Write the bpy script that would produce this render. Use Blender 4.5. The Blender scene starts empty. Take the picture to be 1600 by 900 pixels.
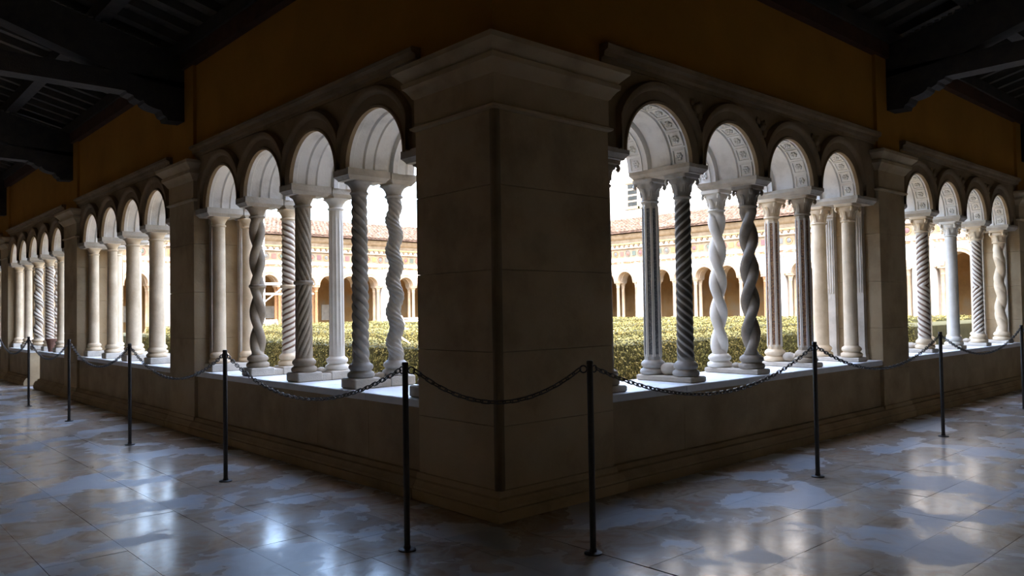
import bpy, bmesh, math, random
import numpy as np
from mathutils import Vector, Matrix
PI = math.pi
random.seed(7); rng = np.random.default_rng(7)
scene = bpy.context.scene
COL = scene.collection

# ------------------------------------------------------------------ camera
F_PX = 1224.0
YAW, PITCH, ROLL = math.radians(42.12), math.radians(1.64), math.radians(-0.9025)
fw = Vector((math.sin(YAW)*math.cos(PITCH), math.cos(YAW)*math.cos(PITCH), math.sin(PITCH)))
rt = Vector((math.cos(YAW), -math.sin(YAW), 0)); up = rt.cross(fw)
r2 = rt*math.cos(ROLL) + up*math.sin(ROLL); u2 = -rt*math.sin(ROLL) + up*math.cos(ROLL)
cam_d = bpy.data.cameras.new('camera'); cam = bpy.data.objects.new('camera', cam_d); COL.objects.link(cam)
cam_d.sensor_width = 36; cam_d.lens = F_PX/1600*36; cam_d.clip_end = 400; cam_d.clip_start = .05
m = Matrix((r2, u2, -fw)).transposed().to_4x4(); m.translation = Vector((0, 0, 1.4)); cam.matrix_world = m
scene.camera = cam

# ------------------------------------------------------------------ sky, sun, exposure
SUN_AZ, SUN_EL = math.radians(226), math.radians(62)
world = bpy.data.worlds.new('sky'); scene.world = world; world.use_nodes = True
wn = world.node_tree; wn.nodes.clear()
sky = wn.nodes.new('ShaderNodeTexSky'); sky.sky_type = 'NISHITA'; sky.sun_disc = False
sky.sun_elevation = SUN_EL; sky.sun_rotation = SUN_AZ; sky.air_density = 1.0; sky.dust_density = 4.0; sky.ozone_density = 0.8
bg = wn.nodes.new('ShaderNodeBackground'); bg.inputs[1].default_value = 0.56
wo = wn.nodes.new('ShaderNodeOutputWorld')
wn.links.new(sky.outputs[0], bg.inputs[0]); wn.links.new(bg.outputs[0], wo.inputs[0])
sd = bpy.data.lights.new('sun', 'SUN'); sd.energy = 1.0; sd.angle = math.radians(1.5); sd.color = (1, .87, .70)
so = bpy.data.objects.new('sun', sd); COL.objects.link(so)
sdir = Vector((math.sin(SUN_AZ)*math.cos(SUN_EL), math.cos(SUN_AZ)*math.cos(SUN_EL), math.sin(SUN_EL)))
so.rotation_euler = sdir.to_track_quat('Z', 'Y').to_euler(); so.location = sdir*60
scene.view_settings.view_transform = 'Standard'; scene.view_settings.look = 'None'
scene.view_settings.gamma = 1.0; scene.view_settings.exposure = 2.45; scene.view_settings.use_curve_mapping = False
scene.cycles.use_denoising = True
scene.cycles.diffuse_bounces = 6; scene.cycles.max_bounces = 10; scene.cycles.glossy_bounces = 4

# ------------------------------------------------------------------ materials
MATS = {}
def nmat(name):
    mt = bpy.data.materials.new(name); mt.use_nodes = True; nt = mt.node_tree; nt.nodes.clear()
    out = nt.nodes.new('ShaderNodeOutputMaterial'); b = nt.nodes.new('ShaderNodeBsdfPrincipled')
    nt.links.new(b.outputs[0], out.inputs[0]); MATS[name] = mt
    return mt, nt, b
def N(nt, t, **kw):
    n = nt.nodes.new(t)
    for k, v in kw.items():
        if k.startswith('i_'): n.inputs[int(k[2:])].default_value = v
        else: setattr(n, k, v)
    return n
def rgb(c): return (c[0], c[1], c[2], 1)
def ramp(nt, fac, stops):
    r = nt.nodes.new('ShaderNodeValToRGB'); e = r.color_ramp.elements
    while len(e) < len(stops): e.new(.5)
    for k, (p, c) in enumerate(stops): e[k].position = p; e[k].color = rgb(c) if len(c) == 3 else c
    nt.links.new(fac, r.inputs[0]); return r
def stone(name, c1, c2, scale=3.0, rough=.75, bump=.25, fine=60, c3=None, spec=.3, attr=None, ac=None, coord='pos'):
    mt, nt, b = nmat(name); L = nt.links
    if coord == 'pos': co = N(nt, 'ShaderNodeNewGeometry').outputs['Position']
    else: co = N(nt, 'ShaderNodeTexCoord').outputs['Object']
    n1 = N(nt, 'ShaderNodeTexNoise'); n1.inputs['Scale'].default_value = scale; n1.inputs['Detail'].default_value = 6; n1.inputs['Roughness'].default_value = .62
    L.new(co, n1.inputs['Vector'])
    st = [(.3, c1), (.7, c2)] if c3 is None else [(.27, c1), (.5, c2), (.72, c3)]
    r = ramp(nt, n1.outputs[0], st); col = r.outputs[0]
    if attr:
        a = N(nt, 'ShaderNodeAttribute', attribute_name=attr)
        mx = N(nt, 'ShaderNodeMix', data_type='RGBA'); L.new(a.outputs['Fac'], mx.inputs[0]); L.new(col, mx.inputs[6]); mx.inputs[7].default_value = rgb(ac)
        col = mx.outputs[2]
    L.new(col, b.inputs['Base Color'])
    n2 = N(nt, 'ShaderNodeTexNoise'); n2.inputs['Scale'].default_value = fine; n2.inputs['Detail'].default_value = 3; L.new(co, n2.inputs['Vector'])
    bp = N(nt, 'ShaderNodeBump'); bp.inputs['Strength'].default_value = bump; bp.inputs['Distance'].default_value = .01
    L.new(n2.outputs[0], bp.inputs['Height']); L.new(bp.outputs[0], b.inputs['Normal'])
    b.inputs['Roughness'].default_value = rough; b.inputs['Specular IOR Level'].default_value = spec
    return mt
def plain(name, c, rough=.6, metal=0.0, spec=.4):
    mt, nt, b = nmat(name); b.inputs['Base Color'].default_value = rgb(c); b.inputs['Roughness'].default_value = rough
    b.inputs['Metallic'].default_value = metal; b.inputs['Specular IOR Level'].default_value = spec
    return mt

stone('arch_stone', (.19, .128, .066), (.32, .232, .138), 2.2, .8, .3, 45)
stone('stained_stone', (.17, .12, .068), (.26, .19, .112), 3, .85, .3, 50)
stone('impost_stone', (.38, .33, .26), (.60, .54, .45), 5, .75, .3, 60)
stone('wall_stone', (.26, .185, .10), (.43, .325, .195), 2.2, .8, .3, 45)
stone('pier_stone', (.28, .195, .105), (.45, .34, .20), 1.6, .8, .25, 40, c3=(.50, .39, .245))
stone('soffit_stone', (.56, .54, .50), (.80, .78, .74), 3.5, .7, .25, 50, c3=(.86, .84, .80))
stone('sill_stone', (.66, .66, .66), (.82, .82, .82), 3.0, .55, .12, 60)
stone('col_grey', (.30, .28, .25), (.52, .485, .43), 6, .6, .25, 90)
stone('col_dark', (.19, .155, .115), (.36, .305, .24), 6, .6, .3, 90)
stone('col_white', (.62, .57, .48), (.82, .775, .69), 4, .5, .15, 80)
stone('col_cream', (.56, .42, .26), (.80, .65, .45), 4, .55, .2, 80)
stone('col_brown', (.27, .205, .135), (.47, .38, .27), 5, .6, .3, 80)
stone('col_striped', (.56, .48, .37), (.74, .66, .54), 5, .55, .2, 80, attr='inlay', ac=(.17, .085, .05))
stone('col_banded', (.44, .42, .38), (.58, .55, .50), 6, .55, .2, 80, attr='inlay', ac=(.085, .072, .055))
stone('plinth_stone', (.40, .35, .28), (.60, .54, .45), 5, .7, .3, 70)
stone('ochre', (.32, .145, .015), (.41, .195, .024), 1.3, .9, .2, 25)
stone('back_plaster', (.36, .28, .17), (.44, .35, .22), 1.0, .9, .2, 25)
stone('wood_dark', (.022, .020, .018), (.055, .045, .036), 7, .7, .3, 60)
stone('wood_board', (.05, .044, .036), (.10, .085, .065), 5, .8, .3, 50)
stone('wood_red', (.04, .016, .008), (.08, .034, .018), 6, .7, .3, 60)
stone('iron', (.012, .010, .009), (.04, .028, .02), 40, .45, .3, 150, spec=.5)
stone('chain_iron', (.05, .045, .04), (.11, .10, .085), 60, .38, .2, 150, spec=.6)
stone('white_plaster', (.44, .41, .37), (.52, .49, .45), .8, .85, .1, 20)
stone('far_stone', (.22, .165, .11), (.32, .255, .185), 3, .9, .2, 30, spec=.05)
stone('entablature_stone', (.13, .095, .06), (.21, .165, .115), 5, .9, .2, 30, spec=.05)
stone('far_inner', (.22, .12, .045), (.36, .20, .075), 1.1, .9, .1, 20, c3=(.32, .24, .15))
stone('far_dark', (.06, .05, .04), (.12, .10, .08), 1.1, .9, .1, 20)
stone('terracotta', (.05, .03, .02), (.09, .06, .045), 9, .85, .3, 40, c3=(.14, .10, .08), spec=0)
stone('gravel', (.36, .29, .19), (.50, .42, .30), 9, .95, .5, 60)
stone('tile_roof', (.040, .027, .020), (.090, .064, .049), 4.5, 1.0, .3, 30, c3=(.16, .13, .105), spec=0)
stone('moss_gold', (.26, .19, .07), (.36, .29, .15), 9, .8, .3, 40)
stone('inlay_purple', (.09, .045, .045), (.13, .07, .065), 20, .4, .1, 60)
stone('inlay_green', (.045, .06, .045), (.08, .095, .075), 20, .4, .1, 60)
stone('inlay_grey', (.07, .07, .065), (.11, .11, .10), 20, .4, .1, 60)
stone('inlay_orange', (.20, .10, .035), (.28, .16, .06), 20, .4, .1, 60)
stone('inlay_red', (.13, .055, .04), (.18, .085, .065), 20, .4, .1, 60)
stone('pot_clay', (.16, .075, .05), (.26, .13, .085), 20, .8, .3, 60)
stone('skin', (.55, .22, .15), (.60, .26, .18), 20, .6, .1, 60)
stone('shirt', (.78, .78, .78), (.85, .85, .85), 12, .9, .2, 60)
stone('trousers', (.10, .11, .15), (.14, .15, .2), 12, .9, .2, 60)
stone('hair', (.015, .015, .02), (.04, .04, .05), 40, .6, .3, 120)
stone('white_metal', (.62, .62, .60), (.70, .70, .68), 8, .4, .1, 60)
stone('tarp', (.72, .70, .66), (.82, .80, .77), 5, .8, .4, 25)
stone('stake', (.62, .44, .32), (.74, .56, .42), 12, .8, .3, 60)
stone('cloth_teal', (.25, .55, .48), (.40, .68, .60), 12, .9, .3, 60)
stone('glass_dark', (.02, .022, .02), (.035, .038, .036), 3, .5, 0, 60, spec=.05)
stone('shutter', (.22, .07, .04), (.28, .10, .06), 10, .8, .2, 60)

def mosaic(name, ca, cb, cc, scale):
    mt, nt, b = nmat(name); L = nt.links
    co = N(nt, 'ShaderNodeNewGeometry').outputs['Position']
    v = N(nt, 'ShaderNodeTexVoronoi'); v.inputs['Scale'].default_value = scale; L.new(co, v.inputs['Vector'])
    sp = N(nt, 'ShaderNodeSeparateColor'); L.new(v.outputs['Color'], sp.inputs[0])
    r = ramp(nt, sp.outputs[0], [(0, ca), (.45, cb), (.8, cc)]); r.color_ramp.interpolation = 'CONSTANT'
    L.new(r.outputs[0], b.inputs['Base Color']); b.inputs['Roughness'].default_value = .5
    return mt
mosaic('mosaic_brown', (.19, .085, .035), (.32, .18, .08), (.10, .06, .035), 90)
mosaic('mosaic_grey', (.07, .07, .07), (.16, .16, .15), (.10, .10, .10), 95)
mosaic('mosaic_band', (.16, .075, .03), (.30, .20, .10), (.12, .05, .02), 14)

def leafmat(name, a, bb, c):
    mt, nt, b = nmat(name); L = nt.links
    g = N(nt, 'ShaderNodeNewGeometry')
    r = ramp(nt, g.outputs['Random Per Island'], [(0, a), (.5, bb), (1, c)])
    n1 = N(nt, 'ShaderNodeTexNoise'); n1.inputs['Scale'].default_value = 1.4; L.new(g.outputs['Position'], n1.inputs['Vector'])
    r2_ = ramp(nt, n1.outputs[0], [(.35, (.85, .92, .80)), (.65, (1.15, 1.06, .9))])
    mx = N(nt, 'ShaderNodeMix', data_type='RGBA', blend_type='MULTIPLY'); mx.inputs[0].default_value = 1
    L.new(r.outputs[0], mx.inputs[6]); L.new(r2_.outputs[0], mx.inputs[7]); L.new(mx.outputs[2], b.inputs['Base Color'])
    b.inputs['Roughness'].default_value = .7; b.inputs['Specular IOR Level'].default_value = .1
    return mt
leafmat('leaf', (.062, .06, .018), (.118, .11, .042), (.195, .172, .08))
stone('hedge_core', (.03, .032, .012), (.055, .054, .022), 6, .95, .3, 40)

def floor_mat():
    mt, nt, b = nmat('floor_marble'); L = nt.links
    g = N(nt, 'ShaderNodeNewGeometry'); co = g.outputs['Position']
    # warp, then broad worn / polished areas
    w = N(nt, 'ShaderNodeTexNoise'); w.inputs['Scale'].default_value = 2.3; w.inputs['Detail'].default_value = 4; L.new(co, w.inputs['Vector'])
    mw = N(nt, 'ShaderNodeVectorMath', operation='MULTIPLY_ADD'); L.new(w.outputs[1], mw.inputs[0]); mw.inputs[1].default_value = (.40, .40, 0); L.new(co, mw.inputs[2])
    n1 = N(nt, 'ShaderNodeTexNoise'); n1.inputs['Scale'].default_value = 1.7; n1.inputs['Detail'].default_value = 6; n1.inputs['Roughness'].default_value = .5
    L.new(mw.outputs[0], n1.inputs['Vector'])
    n2 = N(nt, 'ShaderNodeTexNoise'); n2.inputs['Scale'].default_value = 4.2; n2.inputs['Detail'].default_value = 7; n2.inputs['Distortion'].default_value = 1.2; L.new(mw.outputs[0], n2.inputs['Vector'])
    brown = ramp(nt, n2.outputs[0], [(.28, (.25, .165, .11)), (.42, (.42, .325, .245)), (.53, (.50, .425, .345)), (.62, (.38, .31, .25)), (.74, (.42, .25, .18))])
    pale = ramp(nt, n2.outputs[0], [(.3, (.38, .42, .475)), (.7, (.48, .52, .57))])  # worn patches, with the blue of the skylight put into their pale colour
    fac = ramp(nt, n1.outputs[0], [(.44, (0, 0, 0)), (.52, (.25, .25, .25)), (.57, (.9, .9, .9)), (.66, (1, 1, 1))])
    obr = N(nt, 'ShaderNodeObjectInfo')
    var = ramp(nt, obr.outputs['Random'], [(0, (.80, .80, .80)), (1, (1.12, 1.1, 1.08))])
    mx = N(nt, 'ShaderNodeMix', data_type='RGBA'); L.new(fac.outputs[0], mx.inputs[0]); L.new(brown.outputs[0], mx.inputs[6]); L.new(pale.outputs[0], mx.inputs[7])
    mm = N(nt, 'ShaderNodeMix', data_type='RGBA', blend_type='MULTIPLY'); mm.inputs[0].default_value = 1; L.new(mx.outputs[2], mm.inputs[6]); L.new(var.outputs[0], mm.inputs[7])
    L.new(mm.outputs[2], b.inputs['Base Color'])
    rr = N(nt, 'ShaderNodeMapRange'); L.new(fac.outputs[0], rr.inputs[0]); rr.inputs[3].default_value = .19; rr.inputs[4].default_value = .40
    L.new(rr.outputs[0], b.inputs['Roughness'])
    n3 = N(nt, 'ShaderNodeTexNoise'); n3.inputs['Scale'].default_value = 14; n3.inputs['Detail'].default_value = 4; L.new(co, n3.inputs['Vector'])
    bp = N(nt, 'ShaderNodeBump'); bp.inputs['Strength'].default_value = .05; bp.inputs['Distance'].default_value = .02; L.new(n3.outputs[0], bp.inputs['Height']); L.new(bp.outputs[0], b.inputs['Normal'])
    b.inputs['Specular IOR Level'].default_value = .36
floor_mat()
M = MATS

# ------------------------------------------------------------------ mesh helpers
class MB:
    def __init__(s, T=None): s.v = []; s.f = []; s.T = T
    def add(s, vs, fs):
        o = len(s.v); s.v += [s.T(*p) for p in vs] if s.T else [tuple(p) for p in vs]
        s.f += [tuple(i+o for i in f) for f in fs]; return s
    def box(s, x0, x1, y0, y1, z0, z1):
        return s.add([(x0,y0,z0),(x1,y0,z0),(x1,y1,z0),(x0,y1,z0),(x0,y0,z1),(x1,y0,z1),(x1,y1,z1),(x0,y1,z1)],
                     [(0,3,2,1),(4,5,6,7),(0,1,5,4),(1,2,6,5),(2,3,7,6),(3,0,4,7)])
    def cbox(s, x0, x1, y0, y1, z0, z1, c):          # box with chamfered upright and top edges
        rings = []
        for (e, z) in ((c, z0), (0, z0+c), (0, z1-c), (c, z1)):
            a, b_, d, g = x0+e, x1-e, y0+e, y1-e; k = c*.7
            rings.append([(a+k,d,z),(b_-k,d,z),(b_,d+k,z),(b_,g-k,z),(b_-k,g,z),(a+k,g,z),(a,g-k,z),(a,d+k,z)])
        return s.loft(rings, True, True)
    def loft(s, rings, closed=True, caps=False):
        n = len(rings[0]); vs = [p for r in rings for p in r]; fs = []
        for i in range(len(rings)-1):
            for j in range(n if closed else n-1):
                k = (j+1) % n; fs.append((i*n+j, i*n+k, (i+1)*n+k, (i+1)*n+j))
        if caps: fs.append(tuple(range(n-1, -1, -1))); fs.append(tuple((len(rings)-1)*n+j for j in range(n)))
        return s.add(vs, fs)
    def lathe(s, prof, n=24, c=(0,0,0), caps=True):
        rings = [[(c[0]+r*math.cos(2*PI*j/n), c[1]+r*math.sin(2*PI*j/n), c[2]+z) for j in range(n)] for r, z in prof]
        return s.loft(rings, True, caps)
    def tube(s, pts, r, n=8, caps=True, closed=False):
        pts = [Vector(p) for p in pts]; rings = []; prev = None; m_ = len(pts)
        for i, p in enumerate(pts):
            if closed: t = (pts[(i+1) % m_]-pts[i-1]).normalized()
            else: t = (pts[min(i+1, m_-1)]-pts[max(i-1, 0)]).normalized()
            if prev is None:
                a = Vector((0, 0, 1)) if abs(t.z) < .9 else Vector((1, 0, 0)); a = (a-t*a.dot(t)).normalized()
            else: a = (prev-t*prev.dot(t)).normalized()
            prev = a; b_ = t.cross(a); rr = r[i] if isinstance(r, (list, tuple)) else r
            rings.append([tuple(p+a*rr*math.cos(2*PI*j/n)+b_*rr*math.sin(2*PI*j/n)) for j in range(n)])
        if closed: rings.append(rings[0])
        return s.loft(rings, True, caps and not closed)
    def sweep(s, prof, u0, u1, caps=True):           # (d,z) profile along u
        return s.loft([[(u0, d, z) for d, z in prof], [(u1, d, z) for d, z in prof]], True, caps)
    def rect_loft(s, x0, x1, y0, y1, prof):          # prof: (offset, z)
        return s.loft([[(x0-o,y0-o,z),(x1+o,y0-o,z),(x1+o,y1+o,z),(x0-o,y1+o,z)] for o, z in prof], True, True)
    def blob(s, c, r, n=10, seed=0, amp=.15):
        q = random.Random(seed); ph = [q.uniform(0, 6) for _ in range(6)]; rings = []
        for i in range(1, n):
            a = PI*i/n; ring = []
            for j in range(n+4):
                b_ = 2*PI*j/(n+4)
                k = 1+amp*(math.sin(3*b_+ph[0])*math.sin(2*a+ph[1])+.6*math.sin(5*b_+ph[2]+3*a))
                ring.append((c[0]+r[0]*k*math.sin(a)*math.cos(b_), c[1]+r[1]*k*math.sin(a)*math.sin(b_), c[2]-r[2]*k*math.cos(a)))
            rings.append(ring)
        return s.loft(rings, True, True)
    def mesh(s, name, smooth=None, fix=True):
        me = bpy.data.meshes.new(name); me.from_pydata(s.v, [], s.f)
        if fix:
            bm = bmesh.new(); bm.from_mesh(me); bmesh.ops.recalc_face_normals(bm, faces=bm.faces); bm.to_mesh(me); bm.free()
        if smooth is not None:
            me.polygons.foreach_set('use_smooth', [True]*len(me.polygons)); me.set_sharp_from_angle(angle=math.radians(smooth))
        me.update(); return me
    def build(s, name, mat, parent=None, smooth=None, loc=None, fix=True):
        me = s.mesh(name, smooth, fix); me.materials.append(M[mat]); return obj(name, me, parent, loc)
def obj(name, me, parent=None, loc=None, rot=None):
    o = bpy.data.objects.new(name, me); COL.objects.link(o)
    if parent is not None: o.parent = parent
    if loc is not None: o.location = loc
    if rot is not None: o.rotation_euler = rot
    return o
def tag(o, label=None, cat=None, group=None, kind=None):
    if label: o['label'] = label
    if cat: o['category'] = cat
    if group: o['group'] = group
    if kind: o['kind'] = kind
    return o
def thing(name, label, cat, loc=(0, 0, 0), group=None, rz=0):
    o = obj(name, None, None, loc, (0, 0, rz)); return tag(o, label, cat, group)

X0, Y0 = 3.50, 4.03                    # gallery faces of the two arcades
TL = lambda u, d, z: (X0+d, u, z)
TR = lambda u, d, z: (u, Y0+d, z)
SIDES = {'left': TL, 'right': TR}
Z_SILL = .735
BAYS = {'left': [dict(c0=5.534, s=1.062, n=4, r=.435, u0=4.90, u1=9.50), dict(c0=10.95, s=1.06, n=4, r=.43, u0=10.33, u1=14.93),
                 dict(c0=16.43, s=1.0, n=5, r=.41, u0=15.80, u1=21.02), dict(c0=22.5, s=1.06, n=4, r=.43, u0=21.86, u1=26.4)],
        'right': [dict(c0=5.335, s=1.10, n=4, r=.448, u0=4.63, u1=9.57), dict(c0=10.87, s=1.09, n=4, r=.445, u0=10.33, u1=15.05),
                  dict(c0=16.43, s=1.09, n=4, r=.445, u0=15.85, u1=20.6)]}
ZS = {'left': 2.655, 'right': 2.67}
ZSTR = {'left': (3.33, 3.43), 'right': (3.365, 3.475)}
DEP = .66
BAYWORD = {'left': ['near', 'second', 'third', 'farthest'], 'right': ['near', 'second', 'third']}

# ------------------------------------------------------------------ floor
fl = MB().box(-1.5, 3.6, -1.0, 33, -.15, -.010); fl.box(3.6, 29, -1.0, 4.2, -.15, -.010)
floor = fl.build('floor', 'floor_marble'); tag(floor, kind='structure', label='polished worn marble floor of the cloister walk')
rf = random.Random(11)
def lay(T_, u0, u1, v0, v1, keep):
    v = v1
    while v > v0:
        w = rf.uniform(.34, .56); u = u0 - rf.uniform(0, .6)
        while u < u1:
            l = rf.uniform(.75, 1.45); a, b_ = max(u, u0), min(u+l, u1)
            if b_-a > .08 and keep((a+b_)/2, v-w/2):
                vs = []; e = .0016; z = rf.uniform(-.0006, .0006); ta, tb = rf.uniform(-.0007, .0007), rf.uniform(-.0007, .0007)
                q = MB(T_); hz = [z-ta-tb, z+ta-tb, z+ta+tb, z-ta+tb]; cs = [(a+e, v-w+e), (b_-e, v-w+e), (b_-e, v-e), (a+e, v-e)]
                q.loft([[(cs[k][0], cs[k][1], -.0098) for k in range(4)], [(cs[k][0], cs[k][1], hz[k]) for k in range(4)]], True, True)
                q.build('floor_slab', 'floor_marble', floor)
            u += l
        v -= w
lay(lambda u, v, z: (v, u, z), 3.91, 19.5, .6, 3.37, lambda u, v: v > .157*u - .8)
lay(lambda u, v, z: (u, v, z), 3.40, 17.5, .6, 3.91, lambda u, v: v > .22*u - 1.0)
lay(lambda u, v, z: (v, u, z), 2.0, 3.91, 1.4, 3.39, lambda u, v: True)

# ------------------------------------------------------------------ outer walls of the walk
w = MB().box(-1.8, -1.5, -1.3, 33, -.1, 6.4); tag(w.build('wall_back_left', 'back_plaster'), kind='structure', label='plain plaster outer wall of the left walk')
w = MB().box(-1.5, 29, -1.3, -1.0, -.1, 6.4); tag(w.build('wall_back_right', 'back_plaster'), kind='structure', label='plain plaster outer wall of the right walk')
w = MB().box(-1.5, 4.2, 32.0, 32.3, -.1, 6.4); tag(w.build('wall_end_left', 'back_plaster'), kind='structure', label='end wall of the left walk')
w = MB().box(28.0, 28.3, -1.0, 4.7, -.1, 6.4); tag(w.build('wall_end_right', 'back_plaster'), kind='structure', label='end wall of the right walk')

# ------------------------------------------------------------------ arcade walls
ARC_N = 28
def arc_strip(mb, c, r, zs, ztop, d, a, b_):
    vs, fs = [], []
    pts = [(a, zs), (c-r, zs)] + [(c-r*math.cos(PI*i/ARC_N), zs+r*math.sin(PI*i/ARC_N)) for i in range(1, ARC_N)] + [(c+r, zs), (b_, zs)]
    for (u, z) in pts: vs += [(u, d, z), (u, d, ztop)]
    for i in range(len(pts)-1): fs.append((2*i, 2*i+2, 2*i+3, 2*i+1))
    mb.add(vs, fs)
def arc_sweep(mb, c, zs, prof, clamp=None, n=ARC_N, closed=False):
    rings = []
    for i in range(n+1):
        th = PI*i/n; ring = []
        for (rho, d) in prof:
            du = -rho*math.cos(th)
            if clamp: du = max(-clamp, min(clamp, du))
            ring.append((c+du, d, zs+rho*math.sin(th)))
        rings.append(ring)
    mb.loft(rings, closed, closed)
def left_soffit(r):
    return [(r,0),(r,.05),(r+.014,.062),(r+.014,.15),(r-.002,.165),(r-.002,.25),(r-.014,.262),(r-.014,.40),(r+.006,.405),(r+.006,.425),(r-.05,.43),(r-.05,.48),(r-.036,.495),(r-.036,.57),(r-.05,.585),(r-.05,DEP),(r,DEP)]
def right_soffit(r):
    return [(r,0),(r,.02),(r+.004,.025),(r+.004,.19),(r-.012,.20),(r-.012,.40),(r+.006,.405),(r+.006,.425),(r-.05,.43),(r-.05,DEP),(r,DEP)]
# coffer with rosette, in local axes: x across the band, y along the arc, z towards the arch centre
def coffer_mesh():
    b = MB(); o, i_, h = .070, .052, .014
    def sq(k, z): return [(-k,-k,z),(k,-k,z),(k,k,z),(-k,k,z)]
    b.loft([sq(o, -.004), sq(o, h), sq(i_+.004, h), sq(i_, -.006)], True, True); me = b.mesh('coffer'); me.materials.append(M['soffit_stone']); return me
def rosette_mesh():
    b = MB()
    for k in range(6):
        a = k*PI/3; b.blob((.024*math.cos(a), .024*math.sin(a), .006), (.0145, .0145, .016), 6, k, .0)
    b.blob((0, 0, .008), (.010, .010, .014), 6, 9, 0); me = b.mesh('rosette', 60); me.materials.append(M['soffit_stone']); return me
COF, ROS = coffer_mesh(), rosette_mesh()
def arcade(side):
    T = SIDES[side]; zs = ZS[side]; z0, z1 = ZSTR[side]; bays = BAYS[side]
    w = MB(T)
    for b in bays:
        for i in range(b['n']):
            c = b['c0']+i*b['s']; a = b['u0'] if i == 0 else c-b['s']/2; e = b['u1'] if i == b['n']-1 else c+b['s']/2
            arc_strip(w, c, b['r'], zs, z1, 0, a, e); arc_strip(w, c, b['r'], zs, z1+1.0, DEP, a, e)
            w.add([(a,0,zs),(c-b['r'],0,zs),(c-b['r'],DEP,zs),(a,DEP,zs)], [(0,1,2,3)]); w.add([(e,0,zs),(c+b['r'],0,zs),(c+b['r'],DEP,zs),(e,DEP,zs)], [(0,1,2,3)])
    end = {'left': 32.0, 'right': 28.0}[side]
    w.box(bays[-1]['u1'], end, 0, DEP, 0, 4.6)
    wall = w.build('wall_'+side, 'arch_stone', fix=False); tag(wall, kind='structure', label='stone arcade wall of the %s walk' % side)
    # plaster above
    p = MB(T); p.box(bays[0]['u0']-.3, end, .02, DEP, z1-.01, 4.55); p.build('plaster_band', 'ochre', wall)
    for k, b in enumerate(bays):
        for i in range(b['n']):
            c = b['c0']+i*b['s']; r = b['r']
            q = MB(T); arc_sweep(q, c, zs, left_soffit(r) if side == 'left' else right_soffit(r))
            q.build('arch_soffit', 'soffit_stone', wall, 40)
            q = MB(T); cl = b['s']/2-.001
            arc_sweep(q, c, zs, [(r-.002,.01),(r-.002,-.028),(r+.018,-.034),(r+.03,-.018),(r+.045,-.022),(r+.105,-.026),(r+.118,-.05),(r+.14,-.062),(r+.17,-.06),(r+.185,-.04),(r+.19,.01)], cl, closed=True)
            q.build('archivolt', 'arch_stone', wall, 35)
            q = MB(T); arc_sweep(q, c, zs, [(r-.002,DEP-.01),(r-.002,DEP+.03),(r+.10,DEP+.035),(r+.14,DEP+.06),(r+.17,DEP-.01)], cl, closed=True)
            if k < 2: q.build('archivolt', 'soffit_stone', wall, 35)
            if side == 'right' and k < 2:
                for (dd, rr) in ((.108, r+.004), (.555, r-.05)):
                    for j in range(9):
                        th = PI*(j+.5)/9
                        if dd > .3 and k == 1: continue
                        P = Vector(T(c-rr*math.cos(th), dd, zs+rr*math.sin(th))); nz = Vector((math.cos(th), 0, -math.sin(th))); ax = Vector((0, 1, 0)); ty = nz.cross(ax)
                        mt = Matrix((ax, ty, nz)).transposed().to_4x4(); mt.translation = P
                        o = obj('coffer', COF, wall); o.matrix_world = mt; o.matrix_basis = mt
                        obj('rosette', ROS, o)
        q = MB(T); q.sweep([(.03,z0-.03),(-.012,z0-.03),(-.015,z0),(-.045,z0+.012),(-.05,z0+.045),(-.085,z0+.06),(-.09,z1-.012),(-.075,z1),(.03,z1)], b['u0']-.02, b['u1']+.02)
        q.build('string_course', 'arch_stone', wall, 30)
        if side == 'right' and k < 2:
            for i in range(b['n']-1):
                u = b['c0']+(i+.5)*b['s']; z = zs+.47; sd_ = 40+i+9*k; q = MB(T)
                q.blob((u, .0, z+.03), (.055, .045, .05), 8, sd_, .15); q.blob((u-.05, .0, z-.02), (.04, .03, .05), 7, sd_+1, .2); q.blob((u+.05, .0, z-.03), (.035, .03, .05), 7, sd_+2, .2)
                q.blob((u-.06, 0, z+.08), (.03, .025, .035), 7, sd_+3, .2); q.blob((u+.065, 0, z+.075), (.035, .025, .03), 7, sd_+4, .2); q.blob((u, 0, z-.09), (.03, .025, .05), 7, sd_+5, .2)
                q.build('spandrel_carving', 'arch_stone', wall, 60)
    return wall
WALL = {s: arcade(s) for s in ('left', 'right')}

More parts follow.
